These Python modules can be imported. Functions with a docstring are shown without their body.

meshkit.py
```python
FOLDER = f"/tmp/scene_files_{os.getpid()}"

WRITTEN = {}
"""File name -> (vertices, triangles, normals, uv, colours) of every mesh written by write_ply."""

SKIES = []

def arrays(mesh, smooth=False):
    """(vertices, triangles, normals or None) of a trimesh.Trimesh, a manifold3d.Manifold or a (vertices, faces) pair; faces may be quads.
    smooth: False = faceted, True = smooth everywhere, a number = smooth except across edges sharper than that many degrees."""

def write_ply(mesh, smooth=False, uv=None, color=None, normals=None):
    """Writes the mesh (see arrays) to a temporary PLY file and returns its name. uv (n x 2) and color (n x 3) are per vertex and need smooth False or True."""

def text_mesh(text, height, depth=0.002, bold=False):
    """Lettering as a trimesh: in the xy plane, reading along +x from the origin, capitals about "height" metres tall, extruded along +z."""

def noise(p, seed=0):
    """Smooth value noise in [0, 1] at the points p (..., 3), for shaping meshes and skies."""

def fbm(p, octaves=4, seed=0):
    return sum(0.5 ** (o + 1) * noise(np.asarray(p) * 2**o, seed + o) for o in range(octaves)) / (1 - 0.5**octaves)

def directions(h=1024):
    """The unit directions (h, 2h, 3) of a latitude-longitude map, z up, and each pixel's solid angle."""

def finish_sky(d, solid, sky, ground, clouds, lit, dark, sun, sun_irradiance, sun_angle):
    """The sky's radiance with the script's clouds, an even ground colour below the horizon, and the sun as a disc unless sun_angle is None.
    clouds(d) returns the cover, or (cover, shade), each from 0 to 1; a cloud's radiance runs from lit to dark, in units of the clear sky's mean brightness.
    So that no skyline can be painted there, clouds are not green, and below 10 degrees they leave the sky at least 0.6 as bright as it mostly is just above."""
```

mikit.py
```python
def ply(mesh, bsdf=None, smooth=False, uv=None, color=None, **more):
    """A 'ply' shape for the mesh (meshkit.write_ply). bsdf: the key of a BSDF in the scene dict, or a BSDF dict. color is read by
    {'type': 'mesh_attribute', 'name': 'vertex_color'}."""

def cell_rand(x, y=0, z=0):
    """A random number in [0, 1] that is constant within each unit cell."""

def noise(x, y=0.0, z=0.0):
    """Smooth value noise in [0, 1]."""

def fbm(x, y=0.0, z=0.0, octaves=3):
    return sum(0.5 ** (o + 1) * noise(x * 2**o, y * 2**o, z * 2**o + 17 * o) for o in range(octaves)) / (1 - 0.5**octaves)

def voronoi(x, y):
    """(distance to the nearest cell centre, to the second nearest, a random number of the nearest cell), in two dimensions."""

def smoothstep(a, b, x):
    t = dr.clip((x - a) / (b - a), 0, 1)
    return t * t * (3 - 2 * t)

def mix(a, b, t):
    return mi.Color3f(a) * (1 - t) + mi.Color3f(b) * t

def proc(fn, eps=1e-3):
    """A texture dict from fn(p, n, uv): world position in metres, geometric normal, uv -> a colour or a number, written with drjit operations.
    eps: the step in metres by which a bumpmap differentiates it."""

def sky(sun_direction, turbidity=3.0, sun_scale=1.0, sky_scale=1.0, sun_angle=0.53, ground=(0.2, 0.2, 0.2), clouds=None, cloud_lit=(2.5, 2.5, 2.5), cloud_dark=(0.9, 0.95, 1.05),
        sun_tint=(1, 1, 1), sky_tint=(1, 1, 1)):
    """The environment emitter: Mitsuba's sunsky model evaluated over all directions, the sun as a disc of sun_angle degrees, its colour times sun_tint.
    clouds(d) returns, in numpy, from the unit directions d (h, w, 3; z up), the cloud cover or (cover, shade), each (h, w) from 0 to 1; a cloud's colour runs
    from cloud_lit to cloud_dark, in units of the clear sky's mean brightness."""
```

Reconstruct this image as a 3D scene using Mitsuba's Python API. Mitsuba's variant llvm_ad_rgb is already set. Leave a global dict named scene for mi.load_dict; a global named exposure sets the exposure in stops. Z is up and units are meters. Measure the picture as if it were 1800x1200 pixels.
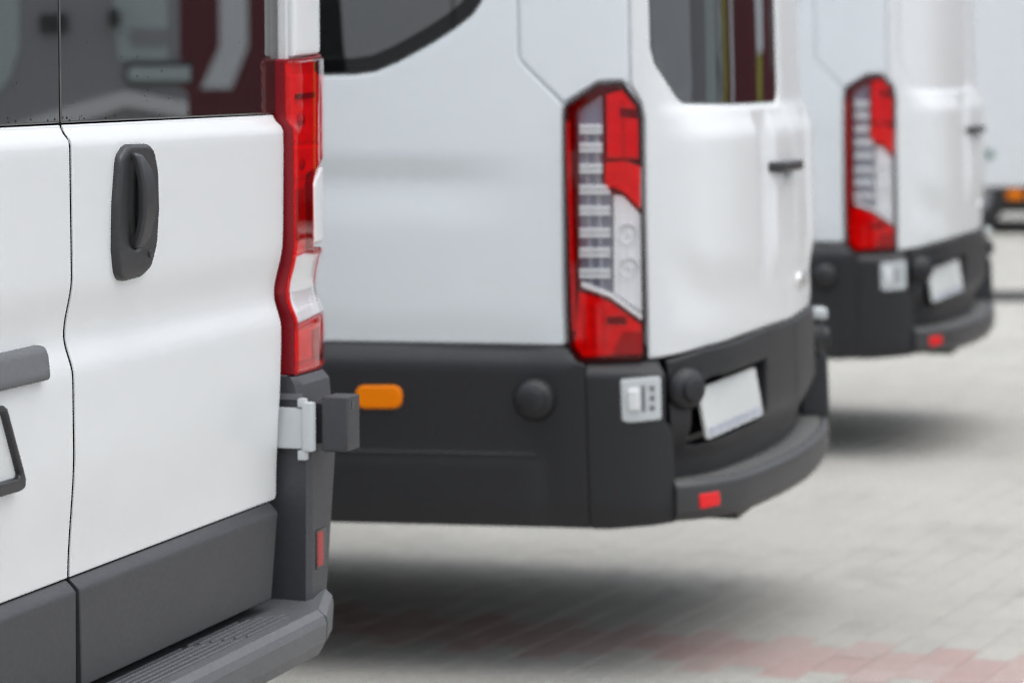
import math
import random
import numpy as np, trimesh, shapely
from shapely.geometry import Polygon, Point
from scipy.spatial import Delaunay
import drjit as dr
import mitsuba as mi
import mikit
import meshkit
import manifold3d as m3
from mikit import noise, fbm, mix, smoothstep, cell_rand, proc

T = mi.ScalarTransform4f
random.seed(7)
scene, labels = {}, {}

# ------------------------------------------------------------------ camera, sky, exposure
PITCH = math.atan(493 / 5400)
scene["camera"] = {"type": "thinlens", "fov": 2 * math.degrees(math.atan(900 / 5400)), "fov_axis": "x", "aperture_radius": 0.0115, "focus_distance": 4.5,
                   "near_clip": 0.1, "far_clip": 2000.0,
                   "to_world": T().look_at([0, 0, 1.40], [0, math.cos(PITCH), 1.40 - math.sin(PITCH)], [0, 0, 1])}

def overcast(d):
    """a closed cloud deck, over three times as bright overhead as at the horizon, with soft mottling"""
    n = meshkit.fbm(d * np.array([3.0, 3.0, 5.0]), 4, 3)
    bright = (1 + 2.1 * np.clip(d[..., 2], 0, 1)) / 3.1 * (0.9 + 0.2 * n)
    return np.ones(d.shape[:2]), np.clip(1 - bright, 0, 1)

scene["sky"] = mikit.sky((0.26, -0.16, 0.9), turbidity=4, sun_scale=0.26, sun_angle=60, sun_tint=(0.88, 1.0, 1.13), clouds=overcast, cloud_lit=(2.8, 3.0, 3.3), cloud_dark=(0, 0, 0), ground=(0.3, 0.3, 0.3))
exposure = 2.18

# ------------------------------------------------------------------ materials
def rgb(*c): return {"type": "rgb", "value": list(c)}
def paint(c, alpha=0.04, ior=1.5): return {"type": "twosided", "bsdf": {"type": "roughplastic", "diffuse_reflectance": c, "alpha": alpha, "int_ior": ior, "distribution": "ggx"}}

def dust(base, amount, scale=9.0, tint=(0.5, 0.47, 0.42)):
    """road film: faint patches of dust, denser low on the body"""
    def f(p, n, uv):
        k = fbm(p.x * scale, p.y * scale, p.z * scale * 1.6, 4)
        low = smoothstep(1.1, 0.3, p.z)
        return mix(base, tint, amount * dr.clip(k * 1.6 - 0.45, 0, 1) * (0.35 + low))
    return proc(f)

def grainy(c, lo=0.92, scale=160.0):
    def f(p, n, uv):
        k = noise(p.x * scale, p.y * scale, p.z * scale)
        w = fbm(p.x * 5, p.y * 5, p.z * 7, 3)
        return mi.Color3f(c) * (lo + (1 - lo) * 1.6 * k) * (0.88 + 0.24 * w)
    return proc(f)

def plastic(c, alpha=0.32, bump=0.0004):
    inner = {"type": "roughplastic", "diffuse_reflectance": grainy(c), "alpha": alpha, "int_ior": 1.58, "distribution": "ggx"}
    if not bump: return {"type": "twosided", "bsdf": inner}
    return {"type": "twosided", "bsdf": {"type": "bumpmap", "arbitrary": proc(lambda p, n, uv: bump * noise(p.x * 420, p.y * 420, p.z * 420), eps=5e-4), "scale": 1.0, "bsdf": inner}}

M = {
    "white_paint": paint(dust((0.85, 0.855, 0.86), 0.10), 0.08, 1.58),
    "cool_white_paint": paint(dust((0.83, 0.862, 0.885), 0.08), 0.08, 1.58),
    "dark_plastic": plastic((0.012, 0.012, 0.016), 0.26, 0.0),
    "step_plastic": plastic((0.165, 0.166, 0.178), 0.25, 0.0),
    "grey_plastic": plastic((0.066, 0.066, 0.073), 0.25, 0.0),
    "post_plastic": plastic((0.075, 0.075, 0.085), 0.25, 0.0),
    "bumper_plastic": plastic((0.048, 0.047, 0.049), 0.22, 0.0),
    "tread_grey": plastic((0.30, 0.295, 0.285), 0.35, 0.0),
    "handle_plastic": plastic((0.026, 0.026, 0.029), 0.14, 0.0),
    "black_rubber": {"type": "twosided", "bsdf": {"type": "roughplastic", "diffuse_reflectance": rgb(0.018, 0.018, 0.019), "alpha": 0.4}},
    "shell_black": {"type": "twosided", "bsdf": {"type": "diffuse", "reflectance": rgb(0.012, 0.012, 0.012)}},
    "tinted_glass": {"type": "twosided", "bsdf": {"type": "plastic", "diffuse_reflectance": rgb(0.010, 0.011, 0.011), "int_ior": 2.5}},
    "frit_black": {"type": "twosided", "bsdf": {"type": "plastic", "diffuse_reflectance": rgb(0.006, 0.006, 0.007), "int_ior": 1.5}},
    "red_lens": {"type": "thindielectric", "int_ior": 1.3, "specular_transmittance": rgb(0.99, 0.012, 0.02)},
    "clear_lens": {"type": "thindielectric", "int_ior": 1.5, "specular_transmittance": rgb(0.96, 0.96, 0.97)},
    "red_bright_lens": paint(rgb(0.88, 0.008, 0.012), 0.06),
    "dull_red_lens": paint(rgb(0.45, 0.035, 0.035), 0.15),
    "lamp_rim": paint(rgb(0.28, 0.006, 0.014), 0.15, 1.4),
    "lamp_black": paint(rgb(0.035, 0.003, 0.005), 0.45, 1.35),
    "lamp_tray": paint(rgb(0.12, 0.115, 0.12), 0.15),
    "lamp_grey": paint(rgb(0.38, 0.38, 0.39), 0.12),
    "lamp_mirror": paint(proc(lambda p, n, uv: mi.Color3f(0.90, 0.90, 0.90) * (0.80 + 0.2 * noise(p.x * 40, p.y * 40, p.z * 60))), 0.1),
    "lamp_facets": {"type": "twosided", "bsdf": {"type": "bumpmap", "arbitrary": proc(lambda p, n, uv: 0.0012 * (dr.abs(p.z / 0.016 - dr.floor(p.z / 0.016) - 0.5) + dr.abs((p.x * 0.9 + p.y) / 0.014 - dr.floor((p.x * 0.9 + p.y) / 0.014) - 0.5)), eps=1e-3), "scale": 1.0,
        "bsdf": {"type": "principled", "base_color": rgb(0.93, 0.93, 0.94), "metallic": 0.55, "roughness": 0.25}}},
    "lamp_silver": paint(rgb(0.20, 0.20, 0.27), 0.1),
    "lamp_white": paint(rgb(0.90, 0.90, 0.90), 0.05, 1.6),
    "orange_lens": paint(rgb(1.0, 0.245, 0.0), 0.12, 1.3),
    "zinc": paint(rgb(0.66, 0.69, 0.70), 0.12),
    "plate_white": paint(rgb(0.80, 0.81, 0.80), 0.15),
    "plate_grey": paint(proc(lambda p, n, uv: mi.Color3f(0.52, 0.54, 0.62) * (0.8 + 0.4 * noise(p.x * 55 + p.y * 55, p.z * 20))), 0.15),
    "chrome": {"type": "twosided", "bsdf": {"type": "roughconductor", "material": "Al", "alpha": 0.18}},
    "steel_rim": {"type": "twosided", "bsdf": {"type": "principled", "base_color": rgb(0.42, 0.42, 0.43), "roughness": 0.45, "metallic": 0.5}},
    "water": {"type": "dielectric", "int_ior": 1.33},
    "silver_paint": paint(rgb(0.36, 0.36, 0.38), 0.08),
    "glass_glare": paint(rgb(0.55, 0.63, 0.62), 0.05),  # flat pale colour stands in for sky glare on the glass
    "maroon_paint": paint(rgb(0.13, 0.012, 0.022), 0.05),
    "olive_paint": paint(rgb(0.38, 0.36, 0.05), 0.05),
    "pink_grey_glass": {"type": "twosided", "bsdf": {"type": "plastic", "diffuse_reflectance": rgb(0.16, 0.11, 0.115), "int_ior": 1.5}},
    "marker_green": paint(rgb(0.12, 0.24, 0.19), 0.2),
    "grey_panel": paint(rgb(0.22, 0.22, 0.23), 0.3),
    "dark_mottled": {"type": "diffuse", "reflectance": proc(lambda p, n, uv: mi.Color3f(0.085, 0.083, 0.08) * (0.6 + 0.8 * fbm(p.x * 14, p.y * 14, 0, 3)))},
}
def stone(c):
    def f(p, n, uv):
        w = fbm(p.x * 2.2, p.y * 2.2, 0.0, 3)
        g = noise(p.x * 260, p.y * 260, p.z * 260)
        s = smoothstep(0.62, 0.8, fbm(p.x * 7 + 40, p.y * 7, 0.0, 4))
        return mi.Color3f(c) * (0.90 + 0.16 * w) * (0.88 + 0.24 * g) * (1 - 0.10 * s)
    return {"type": "diffuse", "reflectance": proc(f)}
GREYS = [(0.435, 0.416, 0.382), (0.430, 0.412, 0.379), (0.440, 0.420, 0.385), (0.420, 0.404, 0.374)]
REDS = [(0.435, 0.335, 0.312), (0.425, 0.315, 0.294), (0.44, 0.35, 0.325)]
for i, c in enumerate(GREYS): M[f"stone_grey_{i}"] = stone(c)
for i, c in enumerate(REDS): M[f"stone_red_{i}"] = stone(c)

ROW = math.radians(-23.0)
E1, E2 = np.array([math.cos(ROW), math.sin(ROW)]), np.array([-math.sin(ROW), math.cos(ROW)])
BW, BL = 0.10, 0.20
def far_paving(p, n, uv):
    u, v = p.x * E1[0] + p.y * E1[1], p.x * E2[0] + p.y * E2[1]
    cu = dr.floor(u / BW)
    v2 = v / BL + 0.5 * (cu - 2 * dr.floor(cu / 2))
    cv = dr.floor(v2)
    fu, fv = u / BW - cu, v2 - cv
    joint = dr.maximum(smoothstep(0.44, 0.48, dr.abs(fu - 0.5)), smoothstep(0.47, 0.49, dr.abs(fv - 0.5)))
    w = fbm(p.x * 1.3, p.y * 1.3, 0.0, 4)
    c = mi.Color3f(0.435, 0.416, 0.382) * (0.93 + 0.12 * cell_rand(cu, cv, 3)) * (0.9 + 0.18 * w)
    return c * (1 - 0.12 * joint)
M["far_paving"] = {"type": "diffuse", "reflectance": proc(far_paving)}
for k, v in M.items(): scene[k] = v

# ------------------------------------------------------------------ helpers
def put(key, mesh, mat, smooth=40, to_world=None):
    base, k = key, 0
    while key in scene:
        k += 1
        key = f"{base}_{k:03d}"
    scene[key] = mikit.ply(mesh, mat, smooth=smooth)
    return key

def tag(key, label=None, category=None, group=None, kind=None):
    labels[key] = {k: v for k, v in (("label", label), ("category", category), ("group", group), ("kind", kind)) if v}

def rbox(lo, hi, r=0.006):
    """a box with chamfered edges between two corners"""
    lo, hi = np.asarray(lo, float), np.asarray(hi, float)
    pts = []
    for k in range(8):
        c = np.array([(lo, hi)[k >> j & 1][j] for j in range(3)])
        sg = np.array([1 if k >> j & 1 else -1 for j in range(3)])
        for j in range(3):
            q = c - sg * r
            q[j] = c[j]
            pts.append(q)
            q2 = c - sg * r * 0.29
            q2[j] = c[j] - sg[j] * r * 0.29
            pts.append(q2 - sg * 0)
    return trimesh.convex.convex_hull(np.array(pts))

def hullm(pts): return trimesh.convex.convex_hull(np.asarray(pts, float))

def lathe(profile, n=40):
    """profile of (radius, height) revolved about z"""
    return trimesh.creation.revolve(np.asarray(profile, float), sections=n)

def onto(surf, mesh):
    """a mesh given in (a, l, z) of the vehicle, placed in the world"""
    m = mesh.copy()
    m.vertices = surf.world(m.vertices)
    return m

def stick(surf, s, z, mesh, t=0.0):
    """a mesh along +z placed with its base on the skin, its axis along the skin's outward normal"""
    q = surf.local(s, z, t)
    a, l, na, nl = surf.plan(s)
    n = np.array([na, nl, 0.0]); n /= np.linalg.norm(n)
    up = np.array([0, 0, 1.0]); side = np.cross(up, n)
    m = mesh.copy()
    m.vertices = q + m.vertices[:, :1] * side + m.vertices[:, 1:2] * up + m.vertices[:, 2:] * n
    return onto(surf, m)

def loop_shell(surf, z0, z1, t, n=260, nz=24, cap=True):
    s = np.linspace(0, surf.total, n, endpoint=False)
    z = np.linspace(z0, z1, nz)
    v = surf(np.tile(s, nz), np.repeat(z, n), t)
    i = np.arange(n); j = (i + 1) % n
    f = []
    for k in range(nz - 1):
        f += [np.stack([k * n + i, k * n + j, (k + 1) * n + j], 1), np.stack([k * n + i, (k + 1) * n + j, (k + 1) * n + i], 1)]
    c0, c1 = len(v), len(v) + 1
    v = np.vstack([v, v[:n].mean(0), v[-n:].mean(0)])
    f += [np.stack([j, i, i * 0 + c0], 1), np.stack([(nz - 1) * n + i, (nz - 1) * n + j, i * 0 + c1], 1)]
    return trimesh.Trimesh(v, np.vstack(f), process=False)

def roof_mesh(surf, z0, t, n=300):
    s = np.linspace(0, surf.total, n, endpoint=False)
    rings = [(0.0, 0.0), (0.03, 0.08), (0.10, 0.16), (0.22, 0.215), (0.5, 0.25)]
    base = surf.local(s, np.full(n, z0), t)
    c = base.mean(0)
    v, f = [], []
    for d, h in rings:
        q = base.copy()
        away = q - c
        r = np.hypot(away[:, 0], away[:, 1])[:, None]
        q = c + away * (1 - d / np.maximum(r, 0.6)); q[:, 2] = z0 + h
        v.append(q)
    v = np.vstack(v + [np.array([[c[0], c[1], z0 + 0.26]])])
    i = np.arange(n); j = (i + 1) % n
    for k in range(len(rings) - 1):
        f += [np.stack([k * n + i, k * n + j, (k + 1) * n + j], 1), np.stack([k * n + i, (k + 1) * n + j, (k + 1) * n + i], 1)]
    k = len(rings) - 1
    f.append(np.stack([k * n + i, k * n + j, i * 0 + len(v) - 1], 1))
    return trimesh.Trimesh(surf.world(v), np.vstack(f), process=False)

def wheel_meshes(surf, a, l, r=0.34, w=0.22):
    out = 1 if l > 0 else -1
    tyre = lathe([(r * 0.6, -w / 2), (r * 0.93, -w / 2), (r, -w / 2 + 0.03), (r, w / 2 - 0.03), (r * 0.93, w / 2), (r * 0.6, w / 2), (r * 0.6, -w / 2)])
    rim = lathe([(0.001, w * 0.25), (r * 0.2, w * 0.28), (r * 0.25, w * 0.12), (r * 0.5, w * 0.18), (r * 0.58, w * 0.42), (r * 0.605, w * 0.42), (r * 0.605, -w * 0.4), (0.001, -w * 0.4)])
    res = []
    for m in (tyre, rim):
        v = m.vertices.copy()
        m.vertices = np.column_stack([a + v[:, 0], l + out * v[:, 2], r + v[:, 1]])
        m.fix_normals()
        res.append(onto(surf, m))
    return res

def rounded(pts, r): return soften(pts, r)

# ---- vehicle skins

def smooth01(a, b, x):
    t = np.clip((np.asarray(x, float) - a) / (b - a), 0, 1)
    return t * t * (3 - 2 * t)

def chaikin(p, n=3):
    p = np.asarray(p, float)
    for _ in range(n):
        q = np.roll(p, -1, 0)
        p = np.stack([0.75 * p + 0.25 * q, 0.25 * p + 0.75 * q], 1).reshape(-1, 2)
    return p

class Surf:
    """A vehicle's skin: s metres along the plan outline (0 on the left flank beside the tail, growing round the tail to the right flank), z height, t out of the skin.
    Local axes: a towards the rear, l towards the right flank."""
    def __init__(self, outline, origin, theta, s0, lean=None, disp=None):
        d = chaikin(outline)
        i = np.argmin(np.hypot(d[:, 0] - s0[0], d[:, 1] - s0[1]))
        d = np.roll(d, -i, 0)
        d = np.vstack([d, d[:1]])
        q = np.concatenate([[0], np.cumsum(np.hypot(*np.diff(d, axis=0).T))])
        self.total = q[-1]
        m = 4000
        self.q = np.linspace(0, self.total, m + 1)
        self.p = np.stack([np.interp(self.q, q, d[:, k]) for k in (0, 1)], 1)
        tg = (np.roll(self.p[:-1], -3, 0) - np.roll(self.p[:-1], 3, 0))
        tg /= np.linalg.norm(tg, axis=1, keepdims=True)
        n = np.stack([tg[:, 1], -tg[:, 0]], 1)
        self.n = np.vstack([n, n[:1]])
        self.move(origin, theta)
        self.lean, self.disp = lean, disp
    def move(self, origin, theta):
        c, s = math.cos(math.radians(theta)), math.sin(math.radians(theta))
        self.O, self.A, self.L = np.array([origin[0], origin[1], 0.0]), np.array([c, -s, 0.0]), np.array([s, c, 0.0])
    def plan(self, s):
        s = np.mod(s, self.total)
        return [np.interp(s, self.q, v) for v in (self.p[:, 0], self.p[:, 1], self.n[:, 0], self.n[:, 1])]
    def local(self, s, z, t=0.0):
        s, z = np.asarray(s, float), np.asarray(z, float)
        a, l, na, nl = self.plan(s)
        if self.lean: a, l = self.lean(a, l, z)
        if self.disp: t = t + self.disp(s, z)
        return np.stack([a + na * t, l + nl * t, z + 0 * a], -1)
    def world(self, q):
        q = np.asarray(q, float)
        return self.O + q[..., :1] * self.A + q[..., 1:2] * self.L + q[..., 2:] * np.array([0, 0, 1.0])
    def __call__(self, s, z, t=0.0):
        return self.world(self.local(s, z, t))
    def s_at(self, l, rear=True):
        """s of the point of the tail (rear) at lateral position l"""
        m = (self.q < self.total / 2 - 0.5) & (self.p[:, 0] > -0.02 if rear else True)
        i = np.where(m)[0]
        return float(self.q[i[np.argmin(np.abs(self.p[i, 1] - l))]])

def ring(coords, step, inward):
    c = np.asarray(coords, float)[:-1]
    out, nrm = [], []
    n = len(c)
    for i in range(n):
        p, q = c[i], c[(i + 1) % n]
        k = max(1, int(math.ceil(np.hypot(*(q - p)) / step)))
        for j in range(k):
            out.append(p + (q - p) * j / k)
    o = np.array(out)
    e = np.roll(o, -1, 0) - o
    e /= np.linalg.norm(e, axis=1, keepdims=True) + 1e-12
    en = np.stack([-e[:, 1], e[:, 0]], 1)          # left of travel: inside of a counter-clockwise ring
    v = en + np.roll(en, 1, 0)
    v /= np.maximum((v * v).sum(1, keepdims=True) / 2, 0.35)
    return o, v

def soften(poly, r):
    """round the corners of an outline"""
    return Polygon(poly).buffer(-r, quad_segs=4).buffer(2 * r, quad_segs=4).buffer(-r, quad_segs=4).simplify(r * 0.04)

def patch(surf, poly, t0, t1, r=0.004, h=0.03, hb=None, tf=None, nr=3, whole=False):
    """A panel of the skin: the outline poly in (s, z), standing from t0 to t1, its outer edge rounded by r."""
    poly = poly if hasattr(poly, "exterior") else Polygon(poly)
    if not poly.is_valid: poly = poly.buffer(0)
    poly = shapely.geometry.polygon.orient(poly, 1.0)
    hb = hb or h
    rings, top = [], []
    prof = [(0, t0), (0, t1 - r)] + [(r * (1 - math.cos(f)), t1 - r + r * math.sin(f)) for f in np.linspace(0, math.pi / 2, nr + 1)[1:]] + [(r * 1.5, t1)]
    verts, faces = [], []
    count = 0
    tops = []
    for loop in [poly.exterior, *poly.interiors]:
        o, v = ring(loop.coords, hb, True)
        n = len(o)
        for k, (d, t) in enumerate(prof):
            verts.append(np.column_stack([o + v * d, np.full(n, t)]))
            if k:
                b0, b1 = count + (k - 1) * n, count + k * n
                i = np.arange(n); j = (i + 1) % n
                faces += [np.stack([b0 + i, b0 + j, b1 + j], 1), np.stack([b0 + i, b1 + j, b1 + i], 1)]
        tops.append((count + (len(prof) - 1) * n, o + v * prof[-1][0]))
        count += len(prof) * n
    inner = poly.buffer(-1.5 * r - 0.45 * h)
    x0, y0, x1, y1 = poly.bounds
    gx, gy = np.meshgrid(np.arange(x0, x1, h), np.arange(y0, y1, h * 0.9))
    gx[1::2] += h / 2
    g = np.column_stack([gx.ravel(), gy.ravel()])
    g = g[shapely.contains_xy(inner, g[:, 0], g[:, 1])] if not inner.is_empty else g[:0]
    pts = np.vstack([t[1] for t in tops] + [g])
    ids = np.concatenate([t[0] + np.arange(len(t[1])) for t in tops] + [count + np.arange(len(g))])
    verts.append(np.column_stack([g, np.full(len(g), t1)]))
    tri = Delaunay(pts).simplices
    cen = pts[tri].mean(1)
    prim = Polygon(tops[0][1], [t[1] for t in tops[1:]]).buffer(1e-6)
    tri = tri[shapely.contains_xy(prim, cen[:, 0], cen[:, 1])]
    a, b, c = pts[tri[:, 0]], pts[tri[:, 1]], pts[tri[:, 2]]
    flip = ((b - a)[:, 0] * (c - a)[:, 1] - (b - a)[:, 1] * (c - a)[:, 0]) < 0
    tri[flip] = tri[flip][:, ::-1]
    faces.append(ids[tri])
    v = np.vstack(verts)
    t = v[:, 2] + (tf(v[:, 0], v[:, 1]) * (1.0 if whole else v[:, 2] > t0 + 1e-9) if tf else 0)
    return trimesh.Trimesh(surf(v[:, 0], v[:, 1], t), np.vstack(faces), process=False)

def sweep(surf, s0, s1, prof, n=40, closed=True):
    """The closed profile prof of (t, z) drawn along the outline from s0 to s1, ends capped."""
    prof = np.asarray(prof, float); m = len(prof)
    s = np.linspace(s0, s1, n)
    v = surf(np.repeat(s, m), np.tile(prof[:, 1], n), np.tile(prof[:, 0], n))
    f = []
    for i in range(n - 1):
        for k in range(m):
            a, b = i * m + k, i * m + (k + 1) % m
            f += [[a, a + m, b + m], [a, b + m, b]]
    tri = trimesh.creation.triangulate_polygon(Polygon(prof), engine="earcut")
    loc = {tuple(np.round(p, 6)): i for i, p in enumerate(prof)}
    ix = np.array([loc[tuple(np.round(p, 6))] for p in tri[0]])
    cap = ix[tri[1]]
    f = np.vstack([np.array(f), cap, cap[:, ::-1] + (n - 1) * m])
    mesh = trimesh.Trimesh(v, f, process=False)
    mesh.fix_normals()
    return mesh

# plan outlines (a towards the rear, l towards the right flank), metres
HALF2 = [(-5.3, 0), (-5.25, -0.45), (-5.0, -0.72), (-4.5, -0.80), (-3, -0.82), (-1.2, -0.815), (-0.6, -0.80), (-0.27, -0.765), (-0.05, -0.745), (0.1, -0.735), (0.2, -0.715),
         (0.265, -0.65), (0.297, -0.55), (0.318, -0.42), (0.34, -0.22), (0.348, -0.001)]
HALF2 = [(a + 0.012 * (a > 0.28), l * 1.06) for a, l in HALF2]
OUT2 = HALF2 + [(a, -l) for a, l in HALF2[::-1]][:-1]
def lean2(a, l, z):
    k = smooth01(-1.2, 0.2, a)
    a2 = a - 0.036 * (z - 0.77) * k + 0.30 * np.maximum(z - 1.0, 0) * smooth01(-3.8, -5.2, a)
    return a2, l * (1 - 0.04 * np.maximum(z - 1.2, 0))
HALF1 = [(-5.2, 0), (-5.15, -0.6), (-4.8, -1.05), (-4.2, -1.1), (-0.5, -1.1), (-0.2, -1.097), (-0.1, -1.08), (-0.045, -1.045), (-0.012, -0.98), (0.0, -0.92), (0.0, -0.84), (0.0, -0.78), (0.0, -0.4), (0.0, -0.001)]
OUT1 = HALF1 + [(a, -l) for a, l in HALF1[::-1]][:-1]
GROOVE = 1.009
def disp1(s, z):
    """the waist groove pressed into the doors, the shoulder under the glass and the slight tuck towards the sill"""
    g = np.where(z > GROOVE, smooth01(GROOVE + 0.085, GROOVE, z), smooth01(GROOVE - 0.06, GROOVE, z))
    return 0.013 - 0.012 * smooth01(0.85, 0.65, z) - 0.0135 * g - 0.014 * smooth01(1.283, 1.305, z) * smooth01(0.018, 0.010, s)

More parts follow.
